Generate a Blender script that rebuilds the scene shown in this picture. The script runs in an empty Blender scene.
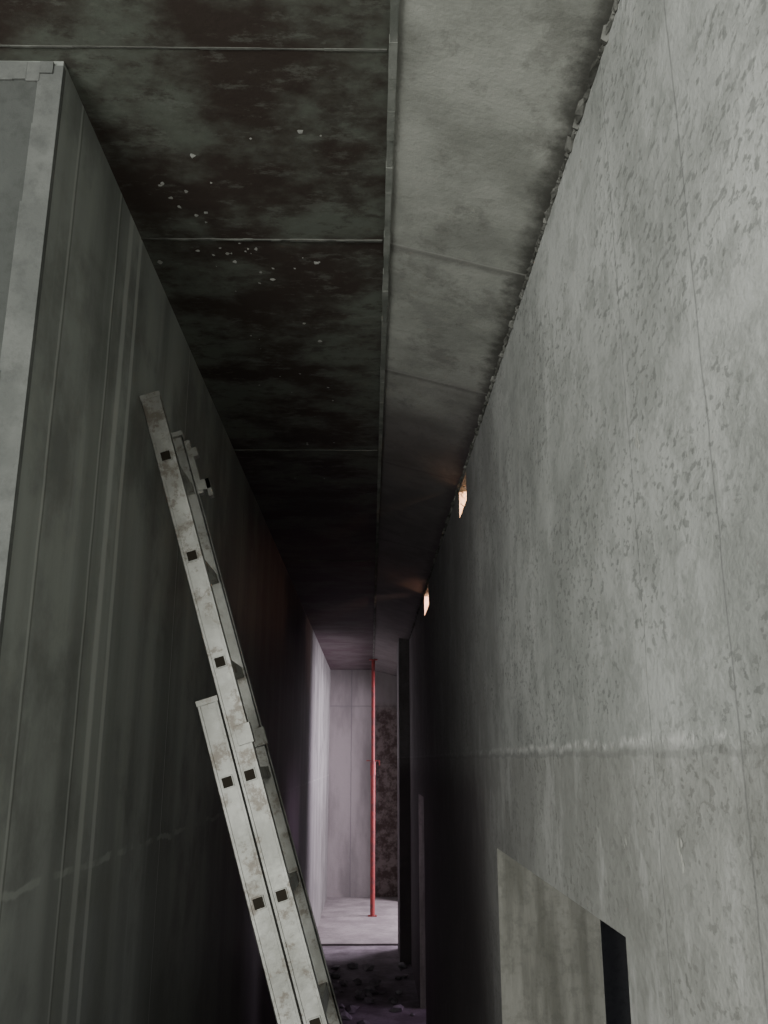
import bpy, bmesh, math, random
from mathutils import Vector, Matrix
random.seed(4)
S=bpy.context.scene
COL=S.collection
XL,XR=-0.78,0.525      # corridor side walls
ZC,ZJ=4.15,4.02        # ceiling height / low side of sloped soffit
YE=17.8                # end wall
CORN=1.9               # near corner of left wall
TH=0.41

# ---------------------------------------------------------------- materials
class M:
    def __init__(s,name,rough=0.9,spec=0.2,metal=0.0):
        s.m=bpy.data.materials.new(name); s.m.use_nodes=True
        s.t=s.m.node_tree; s.b=s.t.nodes['Principled BSDF']
        s.b.inputs['Roughness'].default_value=rough
        s.b.inputs['Specular IOR Level'].default_value=spec
        s.b.inputs['Metallic'].default_value=metal
        s.tc=s.t.nodes.new('ShaderNodeTexCoord').outputs['Object']
        sp=s.t.nodes.new('ShaderNodeSeparateXYZ'); s.t.links.new(s.tc,sp.inputs[0])
        s.xyz={'X':sp.outputs[0],'Y':sp.outputs[1],'Z':sp.outputs[2]}
    def link(s,a,b): s.t.links.new(a,b)
    def setin(s,sock,v):
        if hasattr(v,'is_output') : s.link(v,sock)
        else: sock.default_value=v
    def math(s,op,a,b=0.0,clamp=False):
        n=s.t.nodes.new('ShaderNodeMath'); n.operation=op; n.use_clamp=clamp
        s.setin(n.inputs[0],a); s.setin(n.inputs[1],b); return n.outputs[0]
    def noise(s,scale=5,detail=4,rough=0.55,stretch=(1,1,1),off=(0,0,0),dist=0.0):
        mp=s.t.nodes.new('ShaderNodeMapping'); mp.inputs['Scale'].default_value=stretch; mp.inputs['Location'].default_value=off
        s.link(s.tc,mp.inputs[0])
        n=s.t.nodes.new('ShaderNodeTexNoise'); s.link(mp.outputs[0],n.inputs['Vector'])
        n.inputs['Scale'].default_value=scale; n.inputs['Detail'].default_value=detail
        n.inputs['Roughness'].default_value=rough; n.inputs['Distortion'].default_value=dist
        return n.outputs['Fac']
    def ramp(s,f,lo,hi):
        n=s.t.nodes.new('ShaderNodeMapRange'); s.setin(n.inputs[0],f)
        n.inputs[1].default_value=lo; n.inputs[2].default_value=hi; n.clamp=True
        n.interpolation_type='SMOOTHSTEP'; return n.outputs[0]
    def mix(s,f,a,b):
        n=s.t.nodes.new('ShaderNodeMix'); n.data_type='RGBA'
        s.setin(n.inputs['Factor'],f)
        for k,v in ((6,a),(7,b)):
            if isinstance(v,tuple): n.inputs[k].default_value=(*v,1)
            else: s.link(v,n.inputs[k])
        return n.outputs[2]
    def line(s,axis,pos,w,wob=0.01,soft=0.5):
        nz=s.noise(6,3); d=s.math('MULTIPLY',s.math('SUBTRACT',nz,0.5),wob*2)
        d=s.math('ABSOLUTE',s.math('ADD',s.math('SUBTRACT',s.xyz[axis],pos),d))
        r=s.t.nodes.new('ShaderNodeMapRange'); s.link(d,r.inputs[0])
        r.inputs[1].default_value=w*(1-soft); r.inputs[2].default_value=w; r.inputs[3].default_value=1; r.inputs[4].default_value=0
        return r.outputs[0]
    def mul(s,*a):
        r=a[0]
        for k in a[1:]: r=s.math('MULTIPLY',r,k)
        return r
    def inv(s,a): return s.math('SUBTRACT',1.0,a)
    def color(s,c): s.setin(s.b.inputs['Base Color'],c if not isinstance(c,tuple) else (*c,1))
    def bump(s,h,strength=0.4,dist=0.01):
        n=s.t.nodes.new('ShaderNodeBump'); n.inputs['Strength'].default_value=strength; n.inputs['Distance'].default_value=dist
        s.link(h,n.inputs['Height']); s.link(n.outputs[0],s.b.inputs['Normal'])

def mat_generic(name,a,b,sc=2.5,stretch=(1,1,1),bump=0.35,fine=25):
    m=M(name); c=m.mix(m.ramp(m.noise(sc,5,0.6,stretch),0.35,0.65),a,b)
    f=m.noise(fine,5,0.7); c=m.mix(m.mul(m.ramp(f,0.45,0.7),0.35),c,tuple(x*0.55 for x in a))
    m.color(c); m.bump(f,bump); return m.m

# left wall : board-marked dark concrete, vertical bands
def mat_left():
    m=M('concrete_formwork_dark',0.55,0.45)
    A,B=(0.20,0.215,0.195),(0.33,0.35,0.32)
    c=m.mix(m.ramp(m.noise(2.4,4,0.5,(1,1.3,0.10)),0.36,0.64),A,B)
    c=m.mix(m.mul(m.ramp(m.noise(2.0,6,0.65),0.45,0.66),0.65),c,(0.125,0.13,0.12))
    c=m.mix(m.mul(m.ramp(m.noise(9,5,0.6,(1,1,0.08)),0.55,0.75),0.3),c,(0.44,0.46,0.43))
    for p,w,k in ((2.06,0.008,1),(2.45,0.009,1),(2.58,0.03,2),(2.70,0.022,2),(3.56,0.007,1),(5.3,0.01,1)):
        l=m.line('Y',p,w,0.006)
        c=m.mix(m.mul(l,0.45 if k==1 else 0.55),c,(0.55,0.57,0.53))
        if k==1:
            l2=m.line('Y',p+w*1.6,w*0.7,0.006); c=m.mix(m.mul(l2,0.55),c,(0.09,0.09,0.08))
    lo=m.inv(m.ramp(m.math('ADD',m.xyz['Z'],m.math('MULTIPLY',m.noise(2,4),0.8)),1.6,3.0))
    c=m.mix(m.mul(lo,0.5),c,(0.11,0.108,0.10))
    l=m.line('Z',2.17,0.012,0.03); c=m.mix(m.mul(l,m.ramp(m.noise(8,3),0.4,0.6),0.4),c,(0.5,0.52,0.48))
    far=m.ramp(m.xyz['Y'],4.0,8.0); unlit=m.inv(m.ramp(m.xyz['Y'],11.0,12.5))
    c=m.mix(m.mul(far,unlit,0.6),c,(0.17,0.12,0.15))  # purple gloom of the unlit middle stretch, painted into the wall colour
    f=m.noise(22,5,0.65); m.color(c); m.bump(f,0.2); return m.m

def mat_right():
    m=M('rough_plaster_concrete',0.85,0.3)
    c=m.mix(m.ramp(m.noise(1.5,6,0.6,(1,1,0.8)),0.35,0.65),(0.37,0.38,0.36),(0.58,0.59,0.565))
    n2=m.noise(10,7,0.72,(1,0.8,1.1),(3,1,0)); c=m.mix(m.mul(m.ramp(n2,0.46,0.60),0.42),c,(0.27,0.28,0.26))
    pk=m.noise(46,3,0.6,(1,0.7,1.2)); pm=m.mul(m.ramp(pk,0.54,0.62),m.ramp(m.noise(3.0,5,0.65),0.40,0.56))
    c=m.mix(m.mul(pm,0.6),c,(0.19,0.195,0.185))
    zz=m.math('ADD',m.xyz['Z'],m.math('MULTIPLY',m.noise(5,4),0.06))
    low=m.inv(m.ramp(zz,2.47,2.53))
    c=m.mix(m.mul(low,0.38),c,(0.27,0.26,0.235))
    st=m.ramp(m.noise(7,5,0.6,(1,1.5,0.35)),0.56,0.68); c=m.mix(m.mul(st,0.25),c,(0.68,0.68,0.66))
    bl=m.mul(m.ramp(m.noise(4.5,5,0.65,(1,1.3,0.7),(0,4,0)),0.52,0.66),low); c=m.mix(m.mul(bl,0.5),c,(0.64,0.64,0.62))
    j=m.line('Z',2.485,0.014,0.02,0.9); jn=m.ramp(m.noise(16,5,0.7),0.42,0.6)
    c=m.mix(m.mul(j,jn,0.8),c,(0.74,0.74,0.71))
    j2=m.line('Z',2.463,0.008,0.02); c=m.mix(m.mul(j2,0.3),c,(0.2,0.2,0.19))
    for p,w in ((1.31,0.004),(1.72,0.003)):
        c=m.mix(m.mul(m.line('Y',p,w,0.01),0.5),c,(0.18,0.18,0.18))
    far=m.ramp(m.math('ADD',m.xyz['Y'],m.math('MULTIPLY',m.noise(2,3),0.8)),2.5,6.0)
    c=m.mix(m.mul(far,0.65),c,(0.14,0.125,0.13))  # light falloff down the corridor, painted into the base colour
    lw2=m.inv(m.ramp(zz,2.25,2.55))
    farlow_shade=m.mul(lw2,m.ramp(m.math('ADD',m.xyz['Y'],m.math('MULTIPLY',m.noise(3,3),0.5)),3.9,5.2))
    c=m.mix(m.mul(farlow_shade,0.65),c,(0.11,0.085,0.095))  # shade on the lower wall past the door, put into the colour
    h=m.math('ADD',m.math('MULTIPLY',n2,0.6),m.math('MULTIPLY',pk,0.3))
    h=m.math('ADD',h,m.math('MULTIPLY',m.mul(j,jn),0.25))
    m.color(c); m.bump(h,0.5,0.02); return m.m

def mat_ceiling():
    m=M('ceiling_formwork_concrete',0.75,0.25)
    c=m.mix(m.ramp(m.noise(1.9,6,0.62,(1,1.3,1),(2.2,0.7,0)),0.42,0.60),(0.052,0.040,0.033),(0.135,0.147,0.122))
    c=m.mix(m.mul(m.ramp(m.noise(7,6,0.75,(1,1.6,1)),0.5,0.64),0.6),c,(0.045,0.033,0.028))
    c=m.mix(m.mul(m.ramp(m.noise(10,6,0.75,(0.7,1.5,1),(5,5,0)),0.54,0.66),0.4),c,(0.20,0.215,0.185))
    far=m.ramp(m.xyz['Y'],3.5,7.5); c=m.mix(m.mul(far,0.6),c,(0.10,0.065,0.08))  # purple dimness of the deep corridor, painted on the ceiling
    f=m.noise(14,5,0.7); m.color(c); m.bump(f,0.25); return m.m

def mat_soffit():
    m=M('sloped_soffit_concrete',0.75,0.3)
    c=m.mix(m.ramp(m.noise(3.0,6,0.6,(1,1,1)),0.36,0.64),(0.28,0.287,0.255),(0.42,0.427,0.385))
    c=m.mix(m.mul(m.ramp(m.noise(6,6,0.75,(1,0.8,1),(1,8,0)),0.50,0.66),0.5),c,(0.17,0.17,0.15))
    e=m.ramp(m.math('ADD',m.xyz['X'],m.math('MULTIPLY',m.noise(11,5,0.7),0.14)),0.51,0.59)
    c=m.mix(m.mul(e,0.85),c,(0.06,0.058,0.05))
    for p in (2.70,3.72,5.0,6.9):
        c=m.mix(m.mul(m.line('Y',p+0.02,0.03,0.02,0.9),0.5),c,(0.13,0.125,0.115))
        c=m.mix(m.mul(m.line('Y',p,0.006,0.008,0.6),0.5),c,(0.45,0.45,0.41))
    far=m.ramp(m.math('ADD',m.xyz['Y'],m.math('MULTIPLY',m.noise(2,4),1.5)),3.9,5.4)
    c=m.mix(m.mul(far,0.7),c,(0.10,0.078,0.085))  # soffit darkens with distance: fading light mixed into its colour
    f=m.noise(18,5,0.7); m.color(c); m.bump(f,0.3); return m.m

def mat_end():
    m=M('end_wall_concrete',0.85,0.2)
    c=m.mix(m.ramp(m.noise(1.5,5,0.6,(1.5,1,0.4)),0.35,0.65),(0.19,0.185,0.175),(0.30,0.29,0.275))
    c=m.mix(m.mul(m.line('X',-0.36,0.012,0.01),0.6),c,(0.12,0.12,0.12))
    c=m.mix(m.mul(m.line('Z',3.45,0.02,0.02),0.4),c,(0.14,0.14,0.14))
    k=m.mul(m.ramp(m.xyz['X'],0.08,0.13),m.inv(m.ramp(m.math('ADD',m.xyz['Z'],m.math('MULTIPLY',m.noise(3,3),0.3)),3.5,3.7)))
    d=m.mix(m.ramp(m.noise(6,6,0.7),0.40,0.62),(0.09,0.07,0.062),(0.24,0.21,0.195))
    c=m.mix(k,c,d); m.color(c); m.bump(m.noise(10,5,0.7),0.3,0.02); return m.m

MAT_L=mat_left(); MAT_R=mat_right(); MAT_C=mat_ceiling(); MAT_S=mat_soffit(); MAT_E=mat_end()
MAT_JAMB=mat_generic('door_reveal_concrete',(0.17,0.168,0.145),(0.32,0.315,0.28),5,(2,1,0.25),0.5)
MAT_RET=mat_generic('return_wall_concrete',(0.075,0.08,0.074),(0.11,0.115,0.108),2,(1,1,0.5))
MAT_HALL=mat_generic('hall_wall_concrete',(0.5,0.5,0.47),(0.6,0.6,0.57),2,(1,1,0.5))
MAT_SIDE=mat_generic('side_room_concrete',(0.22,0.22,0.22),(0.32,0.32,0.32),2,(1,1,0.5))
MAT_EDGE=mat_generic('corner_plaster',(0.115,0.12,0.113),(0.16,0.165,0.155),6)
MAT_FL=mat_generic('floor_raw_concrete',(0.16,0.145,0.155),(0.30,0.28,0.30),2.5)
MAT_FL2=mat_generic('floor_screed',(0.25,0.24,0.23),(0.36,0.35,0.33),2)
MAT_RIDGE=mat_generic('mortar_ridge',(0.28,0.29,0.26),(0.15,0.16,0.14),6)
MAT_FIN=mat_generic('formwork_fin',(0.10,0.10,0.09),(0.17,0.175,0.155),6)
MAT_DARKBEAD=mat_generic('dirty_mortar',(0.07,0.07,0.06),(0.22,0.22,0.20),9)
MAT_WHITE=mat_generic('white_plaster_spots',(0.40,0.40,0.37),(0.55,0.55,0.51),9)
MAT_RUB=mat_generic('rubble_concrete',(0.2,0.19,0.2),(0.42,0.41,0.43),5)
MAT_BRICK=mat_generic('broken_clay_masonry',(0.55,0.40,0.30),(0.70,0.56,0.44),9)
def mat_alu():
    m=M('weathered_aluminium',0.5,0.4,0.4)
    c=m.mix(m.ramp(m.noise(5,6,0.65),0.35,0.62),(0.43,0.43,0.40),(0.27,0.27,0.245))
    c=m.mix(m.mul(m.ramp(m.noise(14,6,0.75),0.51,0.63),0.75),c,(0.14,0.115,0.09))
    m.color(c); m.bump(m.noise(60,3),0.1); return m.m
MAT_ALU=mat_alu()
mm=M('hollow_shade_plate',1.0,0.0); mm.color((0.03,0.026,0.02)); MAT_HOLE_SHADE=mm.m
mm=M('black_rubber',0.8,0.2); mm.color(mm.mix(mm.noise(20),(0.02,0.02,0.02),(0.05,0.05,0.05))); MAT_RUBB=mm.m
mm=M('red_painted_steel',0.55,0.4); mm.color(mm.mix(mm.ramp(mm.noise(9,5),0.45,0.65),(0.28,0.045,0.04),(0.17,0.045,0.04))); MAT_RED=mm.m

# ---------------------------------------------------------------- mesh helpers
def finish(name,bm,mats,smooth=False):
    me=bpy.data.meshes.new(name)
    bmesh.ops.recalc_face_normals(bm,faces=bm.faces[:])
    bm.to_mesh(me); bm.free()
    if not isinstance(mats,(list,tuple)): mats=[mats]
    for k in mats: me.materials.append(k)
    if smooth:
        for p in me.polygons: p.use_smooth=True
    o=bpy.data.objects.new(name,me); COL.objects.link(o); return o
def join_into(dst,src):
    off=len(dst.data.materials)
    for k in src.data.materials: dst.data.materials.append(k)
    for p in src.data.polygons: p.material_index+=off
    bm=bmesh.new(); bm.from_mesh(dst.data); bm.from_mesh(src.data); bm.to_mesh(dst.data); bm.free()
    bpy.data.objects.remove(src)
def add_box(bm,x0,x1,y0,y1,z0,z1,mi=0,mat=None):
    vs=[Vector((x,y,z)) for x in (x0,x1) for y in (y0,y1) for z in (z0,z1)]
    if mat is not None: vs=[mat@v for v in vs]
    v=[bm.verts.new(p) for p in vs]
    for f in ((0,1,3,2),(4,6,7,5),(0,4,5,1),(2,3,7,6),(0,2,6,4),(1,5,7,3)):
        fc=bm.faces.new([v[i] for i in f]); fc.material_index=mi
def box(name,x0,x1,y0,y1,z0,z1,mat):
    bm=bmesh.new(); add_box(bm,x0,x1,y0,y1,z0,z1); return finish(name,bm,mat)
def grid_wall(name,axis,t0,t1,u0,u1,v0,v1,ops,mats,rev=0):
    us=sorted({u0,u1,*[o[0] for o in ops],*[o[1] for o in ops]}); vs=sorted({v0,v1,*[o[2] for o in ops],*[o[3] for o in ops]})
    us=[u for u in us if u0<=u<=u1]; vs=[v for v in vs if v0<=v<=v1]
    def solid(i,j):
        if i<0 or j<0 or i>=len(us)-1 or j>=len(vs)-1: return False
        cu=(us[i]+us[i+1])/2; cv=(vs[j]+vs[j+1])/2
        return not any(o[0]<cu<o[1] and o[2]<cv<o[3] for o in ops)
    bm=bmesh.new(); cache={}
    def V(t,u,v):
        k=(t,u,v)
        if k not in cache: cache[k]=bm.verts.new((t,u,v) if axis=='X' else (u,t,v))
        return cache[k]
    def F(a,mi=0):
        f=bm.faces.new(a); f.material_index=mi
    for i in range(len(us)-1):
        for j in range(len(vs)-1):
            if not solid(i,j): continue
            a,b,c,d=us[i],us[i+1],vs[j],vs[j+1]
            F([V(t0,a,c),V(t0,b,c),V(t0,b,d),V(t0,a,d)]); F([V(t1,a,c),V(t1,b,c),V(t1,b,d),V(t1,a,d)])
            r2=2 if (rev and c>3.7) else rev
            if not solid(i-1,j): F([V(t0,a,c),V(t1,a,c),V(t1,a,d),V(t0,a,d)],r2)
            if not solid(i+1,j): F([V(t0,b,c),V(t1,b,c),V(t1,b,d),V(t0,b,d)],r2)
            if not solid(i,j-1): F([V(t0,a,c),V(t1,a,c),V(t1,b,c),V(t0,b,c)],rev)
            if not solid(i,j+1): F([V(t0,a,d),V(t1,a,d),V(t1,b,d),V(t0,b,d)],rev)
    return finish(name,bm,mats)
def blob(bm,c,r,flat=(1,1,1),mi=0,sub=2,amp=0.3):
    res=bmesh.ops.create_icosphere(bm,subdivisions=sub,radius=1.0)
    ph=[random.uniform(0,6.28) for _ in range(6)]
    for v in res['verts']:
        p=v.co.copy(); k=1+amp*(math.sin(3*p.x+ph[0])*math.sin(4*p.y+ph[1])+0.6*math.sin(5*p.z+ph[2]+2*p.x))
        v.co=Vector((c[0]+p.x*k*r*flat[0],c[1]+p.y*k*r*flat[1],c[2]+p.z*k*r*flat[2]))
    for f in {f for v in res['verts'] for f in v.link_faces}: f.material_index=mi

# ---------------------------------------------------------------- room shell
box('floor',-4.2,3.6,-4.2,18.2,-0.2,0.0,MAT_FL)
bm=bmesh.new(); add_box(bm,XL,XR,13.45,YE,0.0,0.025)
finish('floor_screed',bm,MAT_FL2)
bm=bmesh.new(); add_box(bm,-4.2,0.05,-4.2,18.2,ZC,ZC+0.25)
joints=[0.15,1.85,2.70,4.85,7.8]
for y in joints:
    x=-4.0 if y<CORN else XL
    n=26; xs=[x+(0.035-x)*i/n for i in range(n+1)]
    for i in range(n):
        w=0.003+random.random()*0.003; h=0.003+random.random()*0.003
        if y<2: h*=0.5; w*=0.6
        add_box(bm,xs[i],xs[i+1],y-w,y+w,ZC-h,ZC+0.01,1)
for cx,cy,n,sx,sy in ((-0.60,2.45,8,0.10,0.10),(-0.50,2.80,13,0.18,0.035),(-0.35,2.9,8,0.2,0.06),(-0.45,2.25,5,0.25,0.15),(-0.35,3.6,10,0.2,0.5),(-0.3,5.0,8,0.2,0.6)):
    for i in range(n):
        r=random.uniform(0.002,0.007)*(1.3 if random.random()<0.15 else 1)
        blob(bm,(min(0.0,max(XL+0.03,random.gauss(cx,sx*.6))),random.gauss(cy,sy),ZC-0.0003),r,(random.uniform(.7,1.4),random.uniform(0.9,1.6),0.10),2,1,0.5)
finish('ceiling',bm,[MAT_C,MAT_FIN,MAT_WHITE])
# sloped soffit on the right
bm=bmesh.new()
prof=[(0.05,ZC-0.006),(XR+0.03,ZJ-0.008),(XR+0.03,ZC+0.25),(0.05,ZC+0.25)]
rows=[[bm.verts.new((px,y,pz)) for px,pz in prof] for y in (-4.2,18.2)]
for i in range(4): bm.faces.new([rows[0][i],rows[0][(i+1)%4],rows[1][(i+1)%4],rows[1][i]])
bm.faces.new(rows[0]); bm.faces.new(rows[1])
# rough mortar bead along right-wall / soffit junction
y=0.3
while y<12:
    r=random.uniform(0.003,0.008)*(1+0.04*y)
    if random.random()<0.15: r*=1.9
    blob(bm,(XR-0.003,y,ZJ-0.010),r,(1,random.uniform(1.4,3.2),0.9),2,1,0.4); y+=r*2.2
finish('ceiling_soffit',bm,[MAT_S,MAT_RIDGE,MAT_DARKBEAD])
bm=bmesh.new(); y=-4.2
while y<YE:
    w=0.008+random.random()*0.003; add_box(bm,0.05-w,0.05+w,y,y+0.12,ZC-0.022-random.random()*0.003,ZC); y+=0.12
finish('trim_1',bm,MAT_RIDGE)
# walls
g1=(4.74,5.14,3.83,3.99); g2=(8.05,8.7,3.80,3.99)
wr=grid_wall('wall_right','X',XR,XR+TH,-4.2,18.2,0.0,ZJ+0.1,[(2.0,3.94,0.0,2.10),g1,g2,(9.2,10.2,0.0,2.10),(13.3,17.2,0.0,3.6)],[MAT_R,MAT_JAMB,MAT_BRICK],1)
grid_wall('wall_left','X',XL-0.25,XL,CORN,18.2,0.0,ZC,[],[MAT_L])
box('wall_left_return',-4.2,XL-0.25,CORN,CORN+0.25,0,ZC,MAT_RET)
bm=bmesh.new(); z=0
while z<ZC-0.05:
    w=0.056+random.random()*0.008; add_box(bm,XL-w,XL+0.004,CORN-0.008,CORN+0.012,z,min(z+0.22,ZC-0.02)); z+=0.22
for i in range(60):
    xx=XL-0.02-i*0.033; add_box(bm,xx-0.033,xx,CORN-0.008-random.random()*0.006,CORN+0.002,ZC-0.04-random.random()*0.03,ZC-0.012)
finish('trim_2',bm,MAT_EDGE)
box('wall_return_face',-4.2,XL-0.056,CORN-0.004,CORN,0,ZC-0.03,MAT_RET)
box('wall_end',XL-0.25,XR+TH,YE,YE+0.3,0,ZC,MAT_E)
grid_wall('wall_back','Y',-4.2,-4.0,-4.2,XR,0.0,ZC,[(-3.9,-1.1,0.9,3.6)],[MAT_HALL])
box('wall_far_left',-4.4,-4.2,-4.2,CORN+0.25,0,ZC,MAT_HALL)
box('wall_side_room',3.2,3.4,-1,18.2,0,ZC,MAT_SIDE)
box('ceiling_side_room',XR+TH,3.4,-1,18.2,ZJ+0.1,ZJ+0.3,MAT_C)
box('wall_partition_side',XR+TH,3.2,6.6,6.8,0,ZJ+0.1,MAT_SIDE)
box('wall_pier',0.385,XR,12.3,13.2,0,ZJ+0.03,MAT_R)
bm=bmesh.new()
for (yy,zz,r) in ((1.66,3.06,0.010),(1.60,2.30,0.011),(1.95,2.28,0.008),(1.95,3.9,0.007),(2.5,2.9,0.005)):
    for k in range(4):
        blob(bm,(XR-0.0015,yy+random.gauss(0,r*.8),zz+random.gauss(0,r*1.2)),r*random.uniform(.4,.8),(0.12,1.0,1.5),0,2,0.4)
for g in (g1,g2):
    for i in range(14):
        yb=random.uniform(g[0],g[1]); zb=random.choice((g[2]-0.012,g[3]+0.012))
        blob(bm,(XR+random.uniform(0.03,0.1),yb,zb),random.uniform(0.02,0.035),(0.8,1,1),1,1,0.4)
    for i in range(8):
        blob(bm,(XR+random.uniform(0.02,0.12),g[1]+0.005,random.uniform(g[2],g[3])),random.uniform(0.015,0.03),(1,1,1),1,1,0.4)
t=finish('tmp',bm,[MAT_WHITE,MAT_BRICK]); join_into(wr,t)

# ---------------------------------------------------------------- extension ladder
P0=Vector((-0.358,2.8,2.407)); d=Vector((-0.299,0,0.954)).normalized(); nn=Vector((-0.954,0,-0.299)).normalized()
B=Matrix(((nn.x,0,d.x,P0.x),(nn.y,1,d.y,P0.y),(nn.z,0,d.z,P0.z),(0,0,0,1)))
W=0.033; GAP=0.40
bm=bmesh.new()
def stile(off,y0,s0,s1,sign):
    t=0.003; dd=0.024*sign
    ya,yb=sorted((y0+0.003*sign,y0+0.006*sign)); add_box(bm,off-W+0.002,off+W-0.002,ya,yb,s0,s1,0,B)
    for a,b in ((off-W,off-W+0.010),(off+W-0.010,off+W)):
        ya,yb=sorted((y0,y0+0.006*sign)); add_box(bm,a,b,ya,yb,s0,s1,0,B)
    for a,b in ((off-W,off-W+t),(off+W-t,off+W)):
        ya,yb=sorted((y0,y0+dd)); add_box(bm,a,b,ya,yb,s0,s1,0,B)
def section(off,s0,s1,ks):
    stile(off,0,s0,s1,1); stile(off,GAP,s0,s1,-1)
    for k in ks:
        s=k*0.35; r=0.018
        add_box(bm,off-r,off+r,-0.001,GAP+0.001,s-r,s+r,0,B)
        for yb in (-0.0015,GAP+0.0015):
            add_box(bm,off-r+0.003,off+r-0.003,yb-0.0008,yb+0.0008,s-r+0.003,s+r-0.003,1,B)  # dark plate painted as the shade inside an open rung end
    for y0,sg in ((0,1),(GAP,-1)):
        ya,yb=sorted((y0-0.001*sg,y0+0.026*sg)); add_box(bm,off-W-0.001,off+W+0.001,ya,yb,s1-0.012,s1+0.006,0,B)
section(0.0,-1.15,1.275,range(-3,4))
section(0.0685,-2.47,0.25,range(-6,1))
for y0,sg in ((0,1),(GAP,-1)):
    ya,yb=sorted((y0-0.004*sg,y0+0.03*sg))
    add_box(bm,-W-0.005,0.01,ya,yb,0.09,0.15,0,B)
# guide bracket on the upper part of the far stile
add_box(bm,-W-0.018,-W+0.004,GAP-0.028,GAP+0.003,1.02,1.235,0,B)
add_box(bm,-W-0.036,-W,GAP-0.03,GAP+0.004,1.165,1.20,0,B)
add_box(bm,-W-0.050,-W,GAP-0.03,GAP+0.004,1.03,1.07,0,B)
add_box(bm,-W-0.050,-W-0.034,GAP-0.03,GAP+0.004,1.00,1.07,0,B)
for y0,sg in ((0,1),(GAP,-1)):
    ya,yb=sorted((y0-0.004*sg,y0+0.032*sg))
    c=B@Vector((0.0685,0,-2.47))
    add_box(bm,c.x-0.045,c.x+0.045,2.8+ya,2.8+yb,0.0,0.05,2)
ld=finish('extension_ladder',bm,[MAT_ALU,MAT_HOLE_SHADE,MAT_RUBB])
bv=ld.modifiers.new('bevel','BEVEL'); bv.width=0.0012; bv.segments=1; bv.limit_method='ANGLE'

# ---------------------------------------------------------------- red steel prop
bm=bmesh.new()
def cyl(z0,z1,r,x=0.05,y=15.7,seg=16,mi=0):
    bmesh.ops.create_cone(bm,cap_ends=True,segments=seg,radius1=r,radius2=r,depth=z1-z0,matrix=Matrix.Translation((x,y,(z0+z1)/2)))
z0=0.025
add_box(bm,-0.02,0.12,15.63,15.77,z0,z0+0.01)
cyl(z0,2.35,0.038); cyl(2.2,2.42,0.046); cyl(2.3,ZC-0.03,0.030)
add_box(bm,-0.02,0.12,15.63,15.77,ZC-0.037,ZC-0.027)
add_box(bm,-0.06,0.16,15.695,15.705,2.43,2.445); add_box(bm,0.15,0.165,15.69,15.71,2.36,2.445)
finish('steel_prop',bm,MAT_RED)

# rubble on the floor
bm=bmesh.new()
for i in range(70):
    x=random.uniform(-0.6,0.45); y=random.uniform(8.5,12.1); r=random.uniform(0.02,0.08)
    blob(bm,(x,y,r*0.35),r,(1,1,0.55),0,1,0.35)
finish('rubble_pile',bm,MAT_RUB)

# ---------------------------------------------------------------- light
def area(name,loc,target,sx,sy,power,col):
    l=bpy.data.lights.new(name,'AREA'); l.shape='RECTANGLE'; l.size=sx; l.size_y=sy; l.energy=power; l.color=col
    o=bpy.data.objects.new(name,l); COL.objects.link(o); o.location=loc
    o.rotation_euler=(Vector(target)-Vector(loc)).to_track_quat('-Z','Y').to_euler(); return o
area('window_daylight',(-2.5,-3.9,2.4),(0.1,2.0,2.8),2.6,2.5,375,(0.985,1.0,0.955))
area('hall_fill',(0.2,-1.6,3.3),(-0.5,4.0,2.6),0.6,0.4,22,(0.99,0.99,0.95))  # added fill light behind the camera, not a real fixture
area('side_window_daylight',(2.9,15.0,2.3),(-0.7,15.0,1.8),2.6,2.4,400,(0.97,0.81,0.98))
area('side_room_fill',(2.9,4.6,2.0),(0.3,3.0,1.2),1.0,1.0,7,(0.85,0.88,1.0))  # added weak fill, gives the side doorway some bounced light
area('mid_corridor_fill',(2.9,9.7,1.9),(0.3,9.7,2.0),1.2,1.2,28,(0.90,0.62,0.95))  # added purple fill that lifts the dark middle of the corridor
def spot(name,loc,tgt,e,col):
    l=bpy.data.lights.new(name,'SPOT'); l.energy=e; l.color=col; l.shadow_soft_size=0.02; l.spot_size=math.radians(50); l.spot_blend=0.4
    o=bpy.data.objects.new(name,l); COL.objects.link(o); o.location=loc
    o.rotation_euler=(Vector(tgt)-Vector(loc)).to_track_quat('-Z','Y').to_euler()
spot('gap_glow_spot',(XR+0.15,4.80,3.91),(XR+0.12,5.14,3.91),30,(1.0,0.66,0.42))  # added spots inside the wall gaps, making their far reveals glow
spot('gap_glow_spot.001',(XR+0.22,8.12,3.90),(XR+0.16,8.7,3.90),100,(1.0,0.60,0.46))
w=bpy.data.worlds.new('World'); S.world=w; w.use_nodes=True
w.node_tree.nodes['Background'].inputs[0].default_value=(0.7,0.75,0.85,1); w.node_tree.nodes['Background'].inputs[1].default_value=0.3

# ---------------------------------------------------------------- camera
cam=bpy.data.cameras.new('camera'); cam.sensor_fit='VERTICAL'; cam.sensor_height=36; cam.lens=900/1024*36
co=bpy.data.objects.new('camera',cam); COL.objects.link(co); co.location=(0,0,2.45)
co.rotation_euler=(math.radians(90+15.4),0,-0.015); cam.clip_start=0.02
S.camera=co
